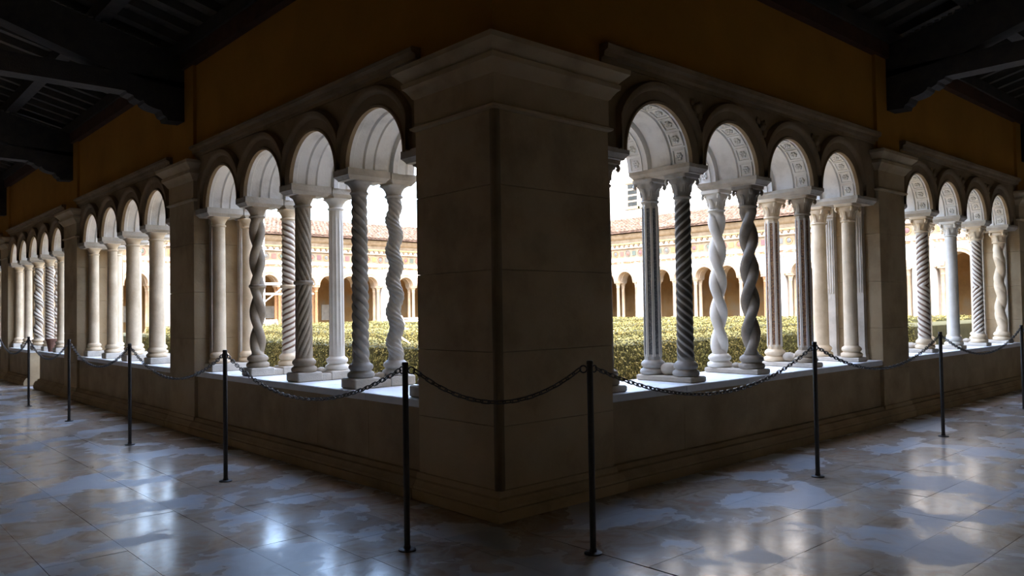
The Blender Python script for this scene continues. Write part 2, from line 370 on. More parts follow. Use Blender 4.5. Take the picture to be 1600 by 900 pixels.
# ------------------------------------------------------------------ piers
def pier(side, ua, ub, label, jamb=True):
    if side == 'corner':
        x0, x1, y0, y1 = 3.46, ua, 3.98, ub
    elif side == 'left': x0, x1, y0, y1 = X0-.04, X0+DEP+.04, ua, ub
    else: x0, x1, y0, y1 = ua, ub, Y0-.04, Y0+DEP+.04
    t = thing('stone_pier', label, 'pier', (x0, y0, 0)); ox, oy = x0, y0
    x1 -= ox; y1 -= oy
    zz = [.19, .62, 1.12, 1.68, 2.26, 2.775]
    for k in range(len(zz)-1):
        MB().cbox(0, x1, 0, y1, zz[k], zz[k+1]-.002, .004).build('stone_block', 'pier_stone', t)
    MB().rect_loft(0, x1, 0, y1, [(.07, 0), (.075, .075), (.06, .08), (.062, .10), (.045, .125), (.04, .14), (.02, .15), (.012, .19), (0, .195)]).build('base_moulding', 'pier_stone', t, 30)
    MB().rect_loft(0, x1, 0, y1, [(0, 2.772), (.012, 2.776), (.03, 2.785), (.034, 2.80), (.014, 2.808), (.006, 2.82), (.006, 3.02)]).build('frieze_block', 'pier_stone', t, 30)
    MB().rect_loft(0, x1, 0, y1, [(.006, 3.019), (.02, 3.03), (.03, 3.05), (.055, 3.085), (.075, 3.10), (.078, 3.135), (.06, 3.14), (.075, 3.16), (.11, 3.195), (.13, 3.215), (.134, 3.25), (.10, 3.262)]).build('cornice', 'pier_stone', t, 30)
    if side != 'corner':
        T = SIDES[side]
        MB(lambda u, d, z: tuple(np.subtract(T(u, d, z), (ox, oy, 0)))).box(ua+.06, ub-.06, -.02, .3, 3.262, 4.5).build('plaster_pilaster', 'ochre', t)
        if jamb:
            TT = lambda u, d, z: tuple(np.subtract(T(u, d, z), (ox, oy, 0)))
            for dc in (.20, .55):
                q = MB(TT); q.box(ua-.07, ua+.01, dc-.055, dc+.055, Z_SILL+.13, 2.5)
                for e in (-.03, 0, .03): q.box(ua-.078, ua-.06, dc+e-.008, dc+e+.008, 1.55, 2.46)
                q.box(ua-.09, ua+.01, dc-.07, dc+.07, Z_SILL, Z_SILL+.07); q.box(ua-.08, ua+.01, dc-.062, dc+.062, Z_SILL+.07, Z_SILL+.13)
                q.box(ua-.085, ua+.01, dc-.065, dc+.065, 2.5, 2.6); q.build('jamb_pilaster', 'plinth_stone', t)
    else:
        MB().lathe([(.034, .185), (.036, .22), (.036, 2.74), (.034, 2.772)], 20, (.022, .022, 0)).build('corner_roll', 'stained_stone', t, 50)
        MB().box(.045, x1, .055, y1, 3.262, 4.6).build('plaster_corner', 'ochre', t)
    return t
pier('corner', 4.63, 4.90, 'massive square stone pier at the inner corner between the two arcades')
pier('left', 9.50, 10.33, 'stone pier between the near and second bays of the left arcade')
pier('left', 14.93, 15.80, 'stone pier between the second and third bays of the left arcade')
pier('left', 21.02, 21.86, 'farthest stone pier of the left arcade, at the picture edge')
pier('right', 9.57, 10.33, 'stone pier between the near and second bays of the right arcade')
pier('right', 15.05, 15.85, 'far stone pier of the right arcade, at the picture edge')

# ------------------------------------------------------------------ parapets
def parapet(side, a, b_, label, joints):
    T = SIDES[side]; org = T(a, 0, 0); TT = lambda u, d, z: tuple(np.subtract(T(u, d, z), org))
    t = thing('parapet', label, 'parapet', org)
    js = [a] + [a+(b_-a)*j for j in joints] + [b_]
    for i in range(len(js)-1):
        q = MB(TT); q.cbox(js[i]+.0015, js[i+1]-.0015, 0, .60, .17, .672, .003); q.build('stone_panel', 'wall_stone', t)
        q = MB(TT); q.cbox(js[i]+.001, js[i+1]-.001, -.03, DEP+.03, .673, Z_SILL, .006); q.build('sill_slab', 'sill_stone', t)
    q = MB(TT); q.sweep([(.6,0),(-.115,0),(-.12,.075),(-.105,.08),(-.107,.10),(-.085,.13),(-.08,.145),(-.05,.152),(-.03,.185),(-.002,.19),(.6,.19)], a, b_); q.build('base_moulding', 'wall_stone', t, 30)
    return t
parapet('left', 4.90, 9.50, 'low stone parapet under the near bay of the left arcade', [.17, .36, .58, .8])
parapet('left', 10.33, 14.93, 'low stone parapet under the second bay of the left arcade', [.22, .5, .76])
parapet('left', 15.80, 17.96, 'short stone parapet before the garden opening in the left arcade', [.5])
parapet('left', 18.86, 21.02, 'short stone parapet beyond the garden opening in the left arcade', [.5])
parapet('left', 21.86, 26.4, 'low stone parapet at the far left edge of the picture', [.5])
parapet('right', 4.63, 9.57, 'low stone parapet under the near bay of the right arcade', [.2, .4, .57, .8])
parapet('right', 10.33, 15.05, 'low stone parapet under the second bay of the right arcade', [.25, .5, .76])
parapet('right', 15.85, 20.6, 'low stone parapet beyond the far pier of the right arcade', [.5])

# ------------------------------------------------------------------ columns
def shaft_mesh(style, H, R, tau=0, n=6, rev=False, seed=0):
    nt_ = {'plain': 28, 'flute': 96, 'mosaic': 64}.get(style, 56); nz = {'plain': 14, 'flute': 24, 'mosaic': 24}.get(style, 230)
    vs, inl = [], []
    for i in range(nz+1):
        t = i/nz; z = t*H; tw = tau*2*PI*(abs(t-.5) if rev else t)
        ent = 1 - .08*t; endf = min(1, t/.03, (1-t)/.03); cx = cy = 0
        if style == 'corkscrew':
            e = .017*min(1, t/.06, (1-t)/.06); cx, cy = e*math.cos(-tw), e*math.sin(-tw)
        for j in range(nt_):
            th = 2*PI*j/nt_; ph = th+tw; il = 0.0
            if style == 'plain': r = R*ent
            elif style == 'rope':
                c = abs(math.sin(n*ph/2)); r = R*ent*(1-endf*.34*(1-c**.65)); il = min(1, max(0, (.6-c)/.2))*endf
            elif style == 'corkscrew':
                c = abs(math.sin(n*ph/2)); r = R*ent*.92*(1-endf*.22*(1-c**.8)); il = min(1, max(0, (.55-c)/.2))*endf
            elif style == 'bands':
                c = .5+.5*math.cos(n*ph); k = min(1, max(0, (c-.70)/.12)); r = R*ent*(.935+.065*k*endf); il = (1-k)*endf
            elif style == 'stripes':
                c = .5+.5*math.cos(n*ph); r = R*ent*(1-endf*.12*(1-c)**1.3); il = min(1, max(0, (.38-c)/.15))*endf
            elif style == 'spiral':
                c = abs(math.sin(n*ph/2)); r = R*ent*(1-endf*.20*(1-c**.5)); il = 0
            elif style == 'twist2':
                o, s_ = .46*R, .60*R; k = max(0., abs(math.cos(ph))); dd = s_*s_-(o*math.sin(ph))**2
                r = o*k+math.sqrt(max(dd, 0)); r = r*endf+R*.9*(1-endf)
            elif style == 'flute':
                c = abs(math.sin(n*th/2)); e = min(1, max(0, (t-.03)/.02), max(0, (.97-t)/.02)) if .03 < t < .97 else 0
                r = R*ent*(1-.11*e*(c**.7))
            elif style == 'mosaic':
                a = ((th*n/(2*PI)) % 1)-.5; r = R*ent*math.cos(PI/n)/math.cos(2*PI*a/n)
            vs.append((cx+r*math.cos(th), cy+r*math.sin(th), z)); inl.append(il)
    fs = []
    for i in range(nz):
        for j in range(nt_):
            k = (j+1) % nt_; fs.append((i*nt_+j, i*nt_+k, (i+1)*nt_+k, (i+1)*nt_+j))
    me = bpy.data.meshes.new('shaft'); me.from_pydata(vs, [], fs)
    me.polygons.foreach_set('use_smooth', [True]*len(fs))
    if style in ('mosaic', 'rope', 'twist2', 'spiral', 'flute'): me.set_sharp_from_angle(angle=math.radians(40))
    at = me.attributes.new('inlay', 'FLOAT', 'POINT'); at.data.foreach_set('value', inl)
    return me
def leaf_mesh():
    b = MB(); rings = []
    for i in range(6):
        t = i/5; wd = .021*(1-.25*t)*(1 if t < .9 else .6); x = .004+.010*t+.03*max(0, t-.55)*2; z = .10*t-.018*max(0, t-.8)*5
        rings.append([(x, -wd, z), (x+.009, -wd*.4, z), (x+.006, 0, z), (x+.009, wd*.4, z), (x, wd, z), (x-.01, 0, z)])
    b.loft(rings, True, True); me = b.mesh('leaf', 45); return me
def volute_mesh():
    b = MB(); pts = []
    for i in range(14):
        a = -PI*.4+i*.42; r = .026*(1-i/17); pts.append((.0+r*math.cos(a), 0, r*math.sin(a)))
    b.tube(pts, [.016*(1-.4*i/14) for i in range(14)], 6); return b.mesh('volute', 60)
LEAF, VOL = {}, {}
def leaf_for(mat):
    if mat not in LEAF:
        a, b_ = leaf_mesh(), volute_mesh(); a.materials.append(M[mat]); b_.materials.append(M[mat]); LEAF[mat] = (a, b_)
    return LEAF[mat]
SHAFTS = {}
def column(loc, sty, label, side, zb, ztop, group, leaves=True):
    style, mat, R, tau, n, rev, ring = sty
    t = thing('column', label, 'column', loc, group); t['kind'] = 'thing'
    hb = .135; hc = .118 if side == 'left' else .215
    H = ztop-zb-hb-hc; cmat = {'col_striped': 'col_cream', 'col_banded': 'col_grey'}.get(mat, mat)
    k = R/.075
    b = MB().lathe([(.104*k**.5, 0), (.116*k**.5, .010), (.119*k**.5, .028), (.113*k**.5, .047), (.097*k**.5, .055), (.090*k**.6, .063), (.094*k**.6, .070), (.104*k**.6, .079), (.108*k**.6, .096), (.102*k**.6, .114), (.090*k**.8, .122), (.083*k, .128), (.076*k, .135)], 32)
    b.build('base', cmat, t, 50)
    key = (style, round(R, 4), tau, n, rev, round(H, 3), mat)
    if key not in SHAFTS:
        me = shaft_mesh(style, H, R, tau, n, rev); me.materials.append(M[mat]); SHAFTS[key] = me
    sh = obj('shaft', SHAFTS[key], t, (0, 0, hb))
    if ring:
        MB().lathe([(R*.9, -.022), (R*1.08, -.018), (R*1.16, 0), (R*1.08, .018), (R*.9, .022)], 28, (0, 0, H/2)).build('shaft_ring', cmat, sh, 60)
    if style == 'mosaic':
        im = 'mosaic_grey' if mat == 'col_grey' else 'mosaic_brown'
        for j in range(8):
            a = (j+.5)*2*PI/8; ap = R*math.cos(PI/8)
            q = MB(); q.loft([[(ap*s_+.0012, -.017, z), (ap*s_+.0012, .017, z), (ap*s_-.008, .017, z), (ap*s_-.008, -.017, z)] for z, s_ in ((.05, 1-.08*.05/H), (H-.05, 1-.08*(H-.05)/H))], True, True)
            o = q.build('inlay_strip', im, sh); o.rotation_euler = (0, 0, a)
            for e in (-1, 1):
                q2 = MB(); q2.loft([[(ap*s_+.006, e*.022-.004, z), (ap*s_+.006, e*.022+.004, z), (ap*s_-.008, e*.022+.004, z), (ap*s_-.008, e*.022-.004, z)] for z, s_ in ((.03, 1), (H-.03, .92))], True, True)
                o2 = q2.build('fillet', 'col_white', sh); o2.rotation_euler = (0, 0, a)
    # capital: round to square bell
    zc = zb*0+hb+H; rt_ = R*.92; top = .102 if side == 'left' else .124
    if R > .09: top = .118
    rings = []; nn = 32
    def sqr(r, p, z): 
        o = []
        for j in range(nn):
            a = 2*PI*(j+.5)/nn; c, s_ = abs(math.cos(a))**(2/p), abs(math.sin(a))**(2/p)
            o.append((r*math.copysign(c, math.cos(a)), r*math.copysign(s_, math.sin(a)), z))
        return o
    pr = [(rt_, 2, 0), (rt_*1.12, 2, .004), (rt_*1.18, 2, .014), (rt_*1.1, 2, .024), (rt_*.98, 2, .028)]
    if side == 'left': pr += [(rt_*1.0, 2, .042), (rt_*1.1, 2.2, .066), (top*.9, 3, .092), (top*.98, 5, .103), (top, 9, .108), (top, 9, .118)]
    else: pr += [(rt_*1.0, 2, .05), (rt_*1.08, 2.1, .09), (rt_*1.32, 2.4, .135), (top*.84, 3, .168), (top*.84, 4, .176), (top*.98, 8, .186), (top, 9, .215)]
    cap = MB().loft([sqr(r, p, z) for r, p, z in pr], True, True).build('capital', cmat, t, 40, (0, 0, zc))
    if side == 'right' and leaves:
        lf, vo = leaf_for(cmat)
        for j in range(8):
            obj('leaf', lf, cap, (rt_*.96*math.cos(j*PI/4), rt_*.96*math.sin(j*PI/4), .03 if j % 2 == 0 else .06), (0, 0, j*PI/4)).scale = (1.25, 1.25, 1.2)
        for j in range(4):
            a = PI/4+j*PI/2; obj('volute', vo, cap, (.118*math.cos(a), .118*math.sin(a), .160), (0, 0, a)).scale = (1.1, 1.3, 1.1)
    return t
P = lambda mat='col_cream', R=.075: ('plain', mat, R, 0, 0, False, False)
STY = {
 ('left', 0, 0, 0): P('col_brown'), ('left', 0, 0, 1): P('col_brown'),
 ('left', 0, 1, 0): ('rope', 'col_grey', .078, 4.4, 4, False, False), ('left', 0, 1, 1): ('corkscrew', 'col_grey', .080, 5.3, 6, False, False),
 ('left', 0, 2, 0): ('spiral', 'col_brown', .085, 1.5, 9, True, True), ('left', 0, 2, 1): ('flute', 'col_white', .078, 0, 12, False, False),
 ('left', 0, 3, 0): ('twist2', 'col_brown', .080, -2.3, 2, True, True), ('left', 0, 3, 1): ('stripes', 'col_striped', .080, 7.6, 3, True, True),
 ('left', 0, 4, 0): P('col_cream', .078), ('left', 0, 4, 1): P('col_cream', .078),
 ('left', 2, 2, 0): ('stripes', 'col_striped', .085, 6, 4, False, False), ('left', 2, 2, 1): ('stripes', 'col_striped', .078, 9, 3, False, False),
 ('left', 2, 3, 0): ('corkscrew', 'col_striped', .095, 4.2, 4, False, False), ('left', 2, 3, 1): ('corkscrew', 'col_striped', .085, 4.2, 4, False, False),
 ('right', 0, 0, 0): P('col_brown'), ('right', 0, 0, 1): P('col_brown'),
 ('right', 0, 1, 0): ('bands', 'col_banded', .078, -4.0, 5, True, False), ('right', 0, 1, 1): ('mosaic', 'col_grey', .080, 0, 8, False, False),
 ('right', 0, 2, 0): ('twist2', 'col_dark', .088, -2.3, 2, False, False), ('right', 0, 2, 1): ('twist2', 'col_white', .085, 2.3, 2, False, False),
 ('right', 0, 3, 0): ('mosaic', 'col_brown', .082, 0, 8, False, False), ('right', 0, 3, 1): ('mosaic', 'col_cream', .082, 0, 8, False, False),
 ('right', 0, 4, 0): P('col_cream', .08), ('right', 0, 4, 1): P('col_cream', .088),
 ('right', 1, 1, 0): ('stripes', 'col_striped', .085, -5.0, 4, True, False), ('right', 1, 1, 1): ('stripes', 'col_striped', .075, 8, 3, False, False),
 ('right', 1, 2, 0): P('col_white', .085), ('right', 1, 2, 1): P('col_cream', .07),
 ('right', 1, 3, 0): ('rope', 'col_striped', .08, 4.2, 5, True, False), ('right', 1, 3, 1): P('col_cream', .075),
 ('right', 1, 4, 0): ('corkscrew', 'col_cream', .095, 3.0, 2, False, False), ('right', 1, 4, 1): P('col_cream', .075)}
for k in range(5):
    for d in (0, 1): STY.setdefault(('left', 1, k, d), P('col_cream', .10 if k in (1, 2) else .078))
DESC = {'plain': 'plain smooth', 'rope': 'rope-twisted', 'corkscrew': 'wavy corkscrew', 'spiral': 'spiral-fluted', 'flute': 'straight-fluted white',
        'twist2': 'two-strand twisted', 'stripes': 'spiral-striped', 'bands': 'dark spiral-banded', 'mosaic': 'mosaic-inlaid polygonal'}
ORD = ['nearest', 'first', 'second', 'third', 'fourth', 'fifth']
def lump(T, u, d, z, r, seed, label):
    o = T(u, d, z); t = thing('carved_animal', label, 'carving', o, 'weathered stone animals on the plinths')
    ax = T(0, 1, 0); al = Vector(np.subtract(T(0, 1, 0), T(0, 0, 0)))
    b = MB(); b.blob((0, 0, r*.62), (r*(1 if al.y == 0 else .72), r*(1 if al.x == 0 else .72), r*.66), 12, seed, .07); b.build('body', 'plinth_stone', t, 70)
    b = MB(); c = al*(-r*.85); b.blob((c.x, c.y, r*.75), (r*.45, r*.42, r*.42), 9, seed+1, .10); b.build('head', 'plinth_stone', t, 70)
for side in ('left', 'right'):
    T = SIDES[side]
    for k, b in enumerate(BAYS[side]):
        for i in range(b['n']+1):
            if side == 'left' and k == 3 and i > 2: continue
            if side == 'right' and k == 2 and i > 2: continue
            u = b['c0']+(i-.5)*b['s']; first, last = i == 0, i == b['n']
            hp = .092 if side == 'left' else .052
            hw = .125 if side == 'left' else .118
            if side == 'left' and k == 1 and i in (1, 2): hw = .14
            where = 'at the near pier' if first else 'at the far pier' if last else 'of %s pair from near pier' % ORD[i]
            bw = BAYWORD[side][k]
            # plinth slab
            zt = Z_SILL+hp; og = T(u, 0, Z_SILL)
            q = MB(lambda uu, d, z: tuple(np.subtract(T(uu, d, z), og)))
            if side == 'left' and not (first or last):
                t = thing('plinth', 'stone plinth under the column pair %s, %s bay, left arcade' % ('number %d' % i if False else ORD[i]+' from near pier', bw), 'plinth', og, 'plinth blocks under the column pairs')
                for (a, e) in ((.035, .30), (.40, .665)):
                    q2 = MB(q.T); q2.cbox(u-hw, u+hw, a, e, Z_SILL, zt, .012); q2.build('plinth_block', 'plinth_stone', t)
                q2 = MB(q.T); q2.cbox(u-hw*.93, u+hw*.93, .295, .405, Z_SILL, zt-.022, .008); q2.build('link_block', 'plinth_stone', t)
            else:
                lab = 'stone plinth slab under the column pair %s, %s bay, %s arcade' % (ORD[i]+' from near pier' if not (first or last) else where, bw, side)
                q.cbox(max(u-hw, b['u0']), min(u+hw, b['u1']), .03, .64, Z_SILL, zt, .01); t = q.build('plinth', 'plinth_stone', None, None, og); tag(t, lab, 'plinth', 'plinth blocks under the column pairs')
            # impost on the pair (part of the wall)
            zi = 2.595 if side == 'right' else 2.565; zs = ZS[side]
            parts = [(-.02, .66)] if side == 'right' else [(-.02, .412), (.424, .70)]
            for (a, e) in parts:
                q = MB(T); hwI = .142 if side == 'right' else .13; ua, ub = max(u-hwI, b['u0']-.02), (b['u1'] if last else u+hwI)
                if side == 'right':
                    pr = [(.03, zi), (.028, zi+.01), (.008, zi+.035), (0, zi+.045), (0, zs+.006)]
                else: pr = [(.03, zi), (.028, zi+.008), (.008, zi+.03), (.006, zi+.034), (0, zi+.036), (0, zs+.008)]
                q.loft([[(ua+o, a+o, z), (ub-o, a+o, z), (ub-o, e-o, z), (ua+o, e-o, z)] for o, z in pr], True, True)
                q.build('impost', 'impost_stone', WALL[side])
            for d in (0, 1):
                sty = STY.get((side, k, i, d), P('col_cream', .078))
                dd = .165 if d == 0 else .53
                where2 = where
                lab = '%s stone column, %s side, %s, %s bay of %s arcade' % (DESC[sty[0]] if sty[0] != 'plain' or True else '', 'gallery' if d == 0 else 'garden', where.replace('of ', '').replace('pair from near pier', 'pair from near pier'), bw, side)
                lab = lab.replace('white stone column', 'white column').replace(' stone column', ' column')
                col = column(T(u, dd, zt), sty, lab, side, zt, zi, 'arcade columns', leaves=(k == 0 or (k == 1)))
for (side, k, i, d, r, lab) in (('right', 0, 1, .345, .088, 'rounded worn stone animal between the banded and mosaic columns, right arcade'),
                                ('right', 0, 2, .34, .042, 'small worn stone lump between the two twisted columns, right arcade'),
                                ('right', 0, 3, .36, .08, 'worn stone lion between the brown mosaic column pair, right arcade'),
                                ('right', 1, 1, .35, .065, 'worn stone lump beside striped columns, second bay of right arcade'),
                                ('right', 1, 3, .35, .05, 'worn stone lump beside rope column, second bay of right arcade'),
                                ('left', 0, 2, .35, .045, 'small worn stone lump behind the spiral-fluted column, left arcade'),
                                ('left', 0, 1, .36, .045, 'small worn stone lump between rope and corkscrew columns, left arcade')):
    b = BAYS[side][k]; lump(SIDES[side], b['c0']+(i-.5)*b['s'], d, Z_SILL+(.052 if side == 'right' else .07), r, 60+i+k*7, lab)
# clay pot on the sill of the third left bay
t = thing('clay_pot', 'dark clay pot on the sill between columns, third bay of left arcade', 'pot', TL(17.45, .12, Z_SILL))
MB().lathe([(.07, 0), (.075, .01), (.10, .15), (.108, .22), (.104, .22)], 20).build('pot_body', 'pot_clay', t, 50)
MB().lathe([(.104, .205), (.12, .21), (.122, .25), (.108, .252), (.10, .21)], 20, caps=False).build('rim', 'pot_clay', t, 50)
MB().lathe([(.001, .19), (.1, .2)], 20).build('soil', 'hedge_core', t)

# ------------------------------------------------------------------ barrier posts and chains
def post(x, y, dirs, label):
    t = thing('barrier_post', label, 'post', (x, y, 0), 'dark iron posts of the chain barrier')
    MB().lathe([(.018, .008), (.018, 1.082), (.0195, 1.083), (.0195, 1.10), (.015, 1.104)], 14).build('rod', 'iron', t, 50)
    MB().lathe([(.052, 0), (.052, .007), (.045, .011), (.022, .013), (.020, .03)], 20).build('base_flange', 'iron', t, 40)
    for (dx, dy) in dirs:
        a = Vector((dx, dy, 0)).normalized(); pts = [tuple(a*(.037+.02*math.cos(k*PI/6))+Vector((0, 0, 1.055+.02*math.sin(k*PI/6)))) for k in range(12)]
        MB().tube(pts, .0045, 6, closed=True).build('eyelet', 'iron', t, 60)
PL = [(2.645, 3.88), (2.645, 6.557), (2.65, 9.188), (2.665, 11.9), (2.655, 14.41), (2.655, 17.0), (2.655, 19.6)]
PR = [(3.366, 3.064), (6.166, 3.124), (8.924, 3.125), (11.82, 3.15), (14.6, 3.15)]
PLAB = ['iron barrier post left of the corner pier', 'second iron post along the left barrier', 'third iron post along the left barrier', 'fourth iron post along the left barrier', 'fifth iron post along the left barrier', 'sixth iron post along the left barrier', 'farthest iron post along the left barrier']
PLAB2 = ['iron barrier post right of the corner pier', 'second iron post along the right barrier', 'third iron post along the right barrier', 'fourth iron post along the right barrier', 'farthest iron post along the right barrier']
for k, p in enumerate(PL):
    ds = [(0, 1)] if k < len(PL)-1 else []
    ds.append((PR[0][0]-p[0], PR[0][1]-p[1]) if k == 0 else (0, -1)); post(p[0], p[1], ds, PLAB[k])
for k, p in enumerate(PR):
    ds = [(1, 0)] if k < len(PR)-1 else []
    ds.append((PL[0][0]-p[0], PL[0][1]-p[1]) if k == 0 else (-1, 0)); post(p[0], p[1], ds, PLAB2[k])
def link_pts(L=.029, w=.0115):
    pts = []
    for k in range(14):
        a = 2*PI*k/14; pts.append(((L-w)*(1 if math.cos(a) > 0 else -1)*(0 if abs(math.cos(a)) < 1e-6 else 1)+w*math.cos(a), w*math.sin(a), 0))
    return pts
LINK = MB().tube(link_pts(), .0042, 5, closed=True).mesh('chain_link', 70); LINK.materials.append(M['chain_iron'])
def chain(p, q, sag, label, single=False):
    A, B = Vector((p[0], p[1], 1.055)), Vector((q[0], q[1], 1.055)); dv = (B-A).normalized(); A += dv*.058; B -= dv*.058
    def at(t): v = A.lerp(B, t); v.z -= sag*4*t*(1-t); return v
    fine = [at(i/800) for i in range(801)]; cum = [0]
    for i in range(800): cum.append(cum[-1]+(fine[i+1]-fine[i]).length)
    n = round(cum[-1]/.045); t = thing('barrier_chain', label, 'chain', tuple(A), 'iron chains hung between the posts')
    mb = MB(); j = 0
    for i in range(n):
        s_ = (i+.5)/n*cum[-1]
        while cum[j+1] < s_: j += 1
        P_ = fine[j]; tg = (fine[min(j+1, 800)]-fine[max(j-1, 0)]).normalized()
        side_ = Vector((0, 0, 1)).cross(tg).normalized(); nu = tg.cross(side_)
        a = PI/4+(PI/2 if i % 2 else 0); yv = side_*math.cos(a)+nu*math.sin(a); zv = tg.cross(yv)
        mt = Matrix((tg, yv, zv)).transposed().to_4x4(); mt.translation = P_-A
        if single: mb.add([tuple(mt @ v.co) for v in LINK.vertices], [tuple(f.vertices) for f in LINK.polygons])
        else:
            o = obj('chain_link', LINK, t); o.matrix_basis = mt
    if single: tag(mb.build('chain_links', 'chain_iron', t, 70, fix=False), kind='stuff')
chain(PL[0], PR[0], .19, 'short iron chain hanging in front of the corner pier')
ordl = ['first', 'second', 'third', 'fourth', 'fifth', 'farthest']
for k in range(len(PL)-1): chain(PL[k], PL[k+1], .26, '%s iron chain from the corner along the left barrier' % ordl[k], single=k > 1)
ordr = ['first', 'second', 'third', 'farthest']
for k in range(len(PR)-1): chain(PR[k], PR[k+1], .25, '%s iron chain from the corner along the right barrier' % ordr[k], single=k > 1)

# ------------------------------------------------------------------ ceiling
SL = .25                                  # roof rises away from the garden
ceil = obj('ceiling', None); tag(ceil, kind='structure', label='dark timber lean-to roof over the cloister walk')
def roofz(d): return 4.60 - SL*d
def ceiling(side, ustart, uend, trusses):
    T = SIDES[side]
    # boards under the tiles, mitred in the corner
    nb = 19; dmin = -5.05
    for i in range(nb):
        da, db = .9+(dmin-.9)*i/nb, .9+(dmin-.9)*(i+1)/nb
        ua = (4.03 if side == 'left' else 3.5)+da; ub = (4.03 if side == 'left' else 3.5)+db
        q = MB(T); e = .003
        q.add([(ua,da-e,roofz(da)+.30),(uend,da-e,roofz(da)+.30),(uend,db+e,roofz(db)+.30),(ub,db+e,roofz(db)+.30),
               (ua,da-e,roofz(da)+.33),(uend,da-e,roofz(da)+.33),(uend,db+e,roofz(db)+.33),(ub,db+e,roofz(db)+.33)],
              [(0,1,2,3),(4,5,6,7),(0,1,5,4),(1,2,6,5),(2,3,7,6),(3,0,4,7)])
        q.build('roof_board', 'wood_board', ceil)
    q = MB(T); o4 = 4.03 if side == 'left' else 3.5      # tile bed above the boards
    q.add([(o4+1.0,1.0,roofz(1.0)+.335),(uend,1.0,roofz(1.0)+.335),(uend,-5.3,roofz(-5.3)+.335),(o4-5.3,-5.3,roofz(-5.3)+.335),
           (o4+1.0,1.0,roofz(1.0)+.42),(uend,1.0,roofz(1.0)+.42),(uend,-5.3,roofz(-5.3)+.42),(o4-5.3,-5.3,roofz(-5.3)+.42)],
          [(0,1,2,3),(4,5,6,7),(0,1,5,4),(1,2,6,5),(2,3,7,6),(3,0,4,7)])
    q.build('tile_bed', 'terracotta', ceil)
    # common rafters
    u = ustart
    while u < min(uend, 22):
        q = MB(T); q.loft([[(u-.045,d,roofz(d)+.19),(u+.045,d,roofz(d)+.19),(u+.045,d,roofz(d)+.30),(u-.045,d,roofz(d)+.30)] for d in (.5, -5.0)], True, True)
        q.build('common_rafter', 'wood_board', ceil); u += .42
    # purlins and wall plate
    for d in (-.95, -2.05, -3.15, -4.25):
        q = MB(T); q.box(ustart-.3+(d if d < 0 else 0)*.0, min(uend, 22), d-.08, d+.08, roofz(d)+.02, roofz(d)+.185); q.build('purlin', 'wood_dark', ceil)
    q = MB(T); q.box(ustart-.3, min(uend, 30), -.07, .3, 4.44, 4.62); q.build('wall_plate', 'wood_red', ceil)
    q = MB(T); q.box(ustart-.3, min(uend, 30), -.10, .3, 4.622, 4.78); q.build('wall_plate', 'wood_dark', ceil)
    for uc in trusses:
        h = .12
        q = MB(T); q.loft([[(uc-h,.1,4.07),(uc+h,.1,4.07),(uc+h,.1,4.29),(uc-h,.1,4.29)], [(uc-h,-5.0,4.07),(uc+h,-5.0,4.07),(uc+h,-5.0,4.29),(uc-h,-5.0,4.29)]], True, True); q.build('tie_beam', 'wood_dark', ceil)
        q = MB(T); q.loft([[(uc-h,d,za),(uc+h,d,za),(uc+h,d,zb),(uc-h,d,zb)] for d, za, zb in ((-.0, 4.2, 4.60), (-.9, 4.30, 4.60+.2), (-5.0, roofz(-5)-.26, roofz(-5)+.01))], True, True); q.build('principal_rafter', 'wood_dark', ceil)
        # carved bracket under the beam end
        prof = [(.0, 3.80), (-.22, 3.79), (-.235, 3.83), (-.27, 3.845), (-.30, 3.90)] + [(-.30-.20*math.sin(a), 3.905+.085*(1-math.cos(a))-.0) for a in (.4, .8, 1.2, 1.57)] + [(-.515, 3.985), (-.54, 3.97), (-.60, 4.0), (-.615, 4.03), (-.68, 4.045), (-.70, 4.07), (0, 4.07)]
        q = MB(T); q.loft([[(uc-h*1.02, d, z) for d, z in prof], [(uc+h*1.02, d, z) for d, z in prof]], True, True); q.build('carved_bracket', 'wood_dark', ceil)
        # rope moulding along the rafter's lower edge
        q = MB(T)
        for kk in range(60):
            d = -.3-kk*.075; zl = roofz(d)+.0
            q.box(uc-h-.012, uc-h+.01, d-.05, d, zl-.012, zl+.012); q.box(uc+h-.01, uc+h+.012, d-.05, d, zl-.012, zl+.012)
        q.build('notched_moulding', 'wood_board', ceil)
ceiling('left', 4.5, 33.0, (9.97, 15.38, 21.45)); ceiling('right', 4.0, 29.0, (10.05, 15.5))

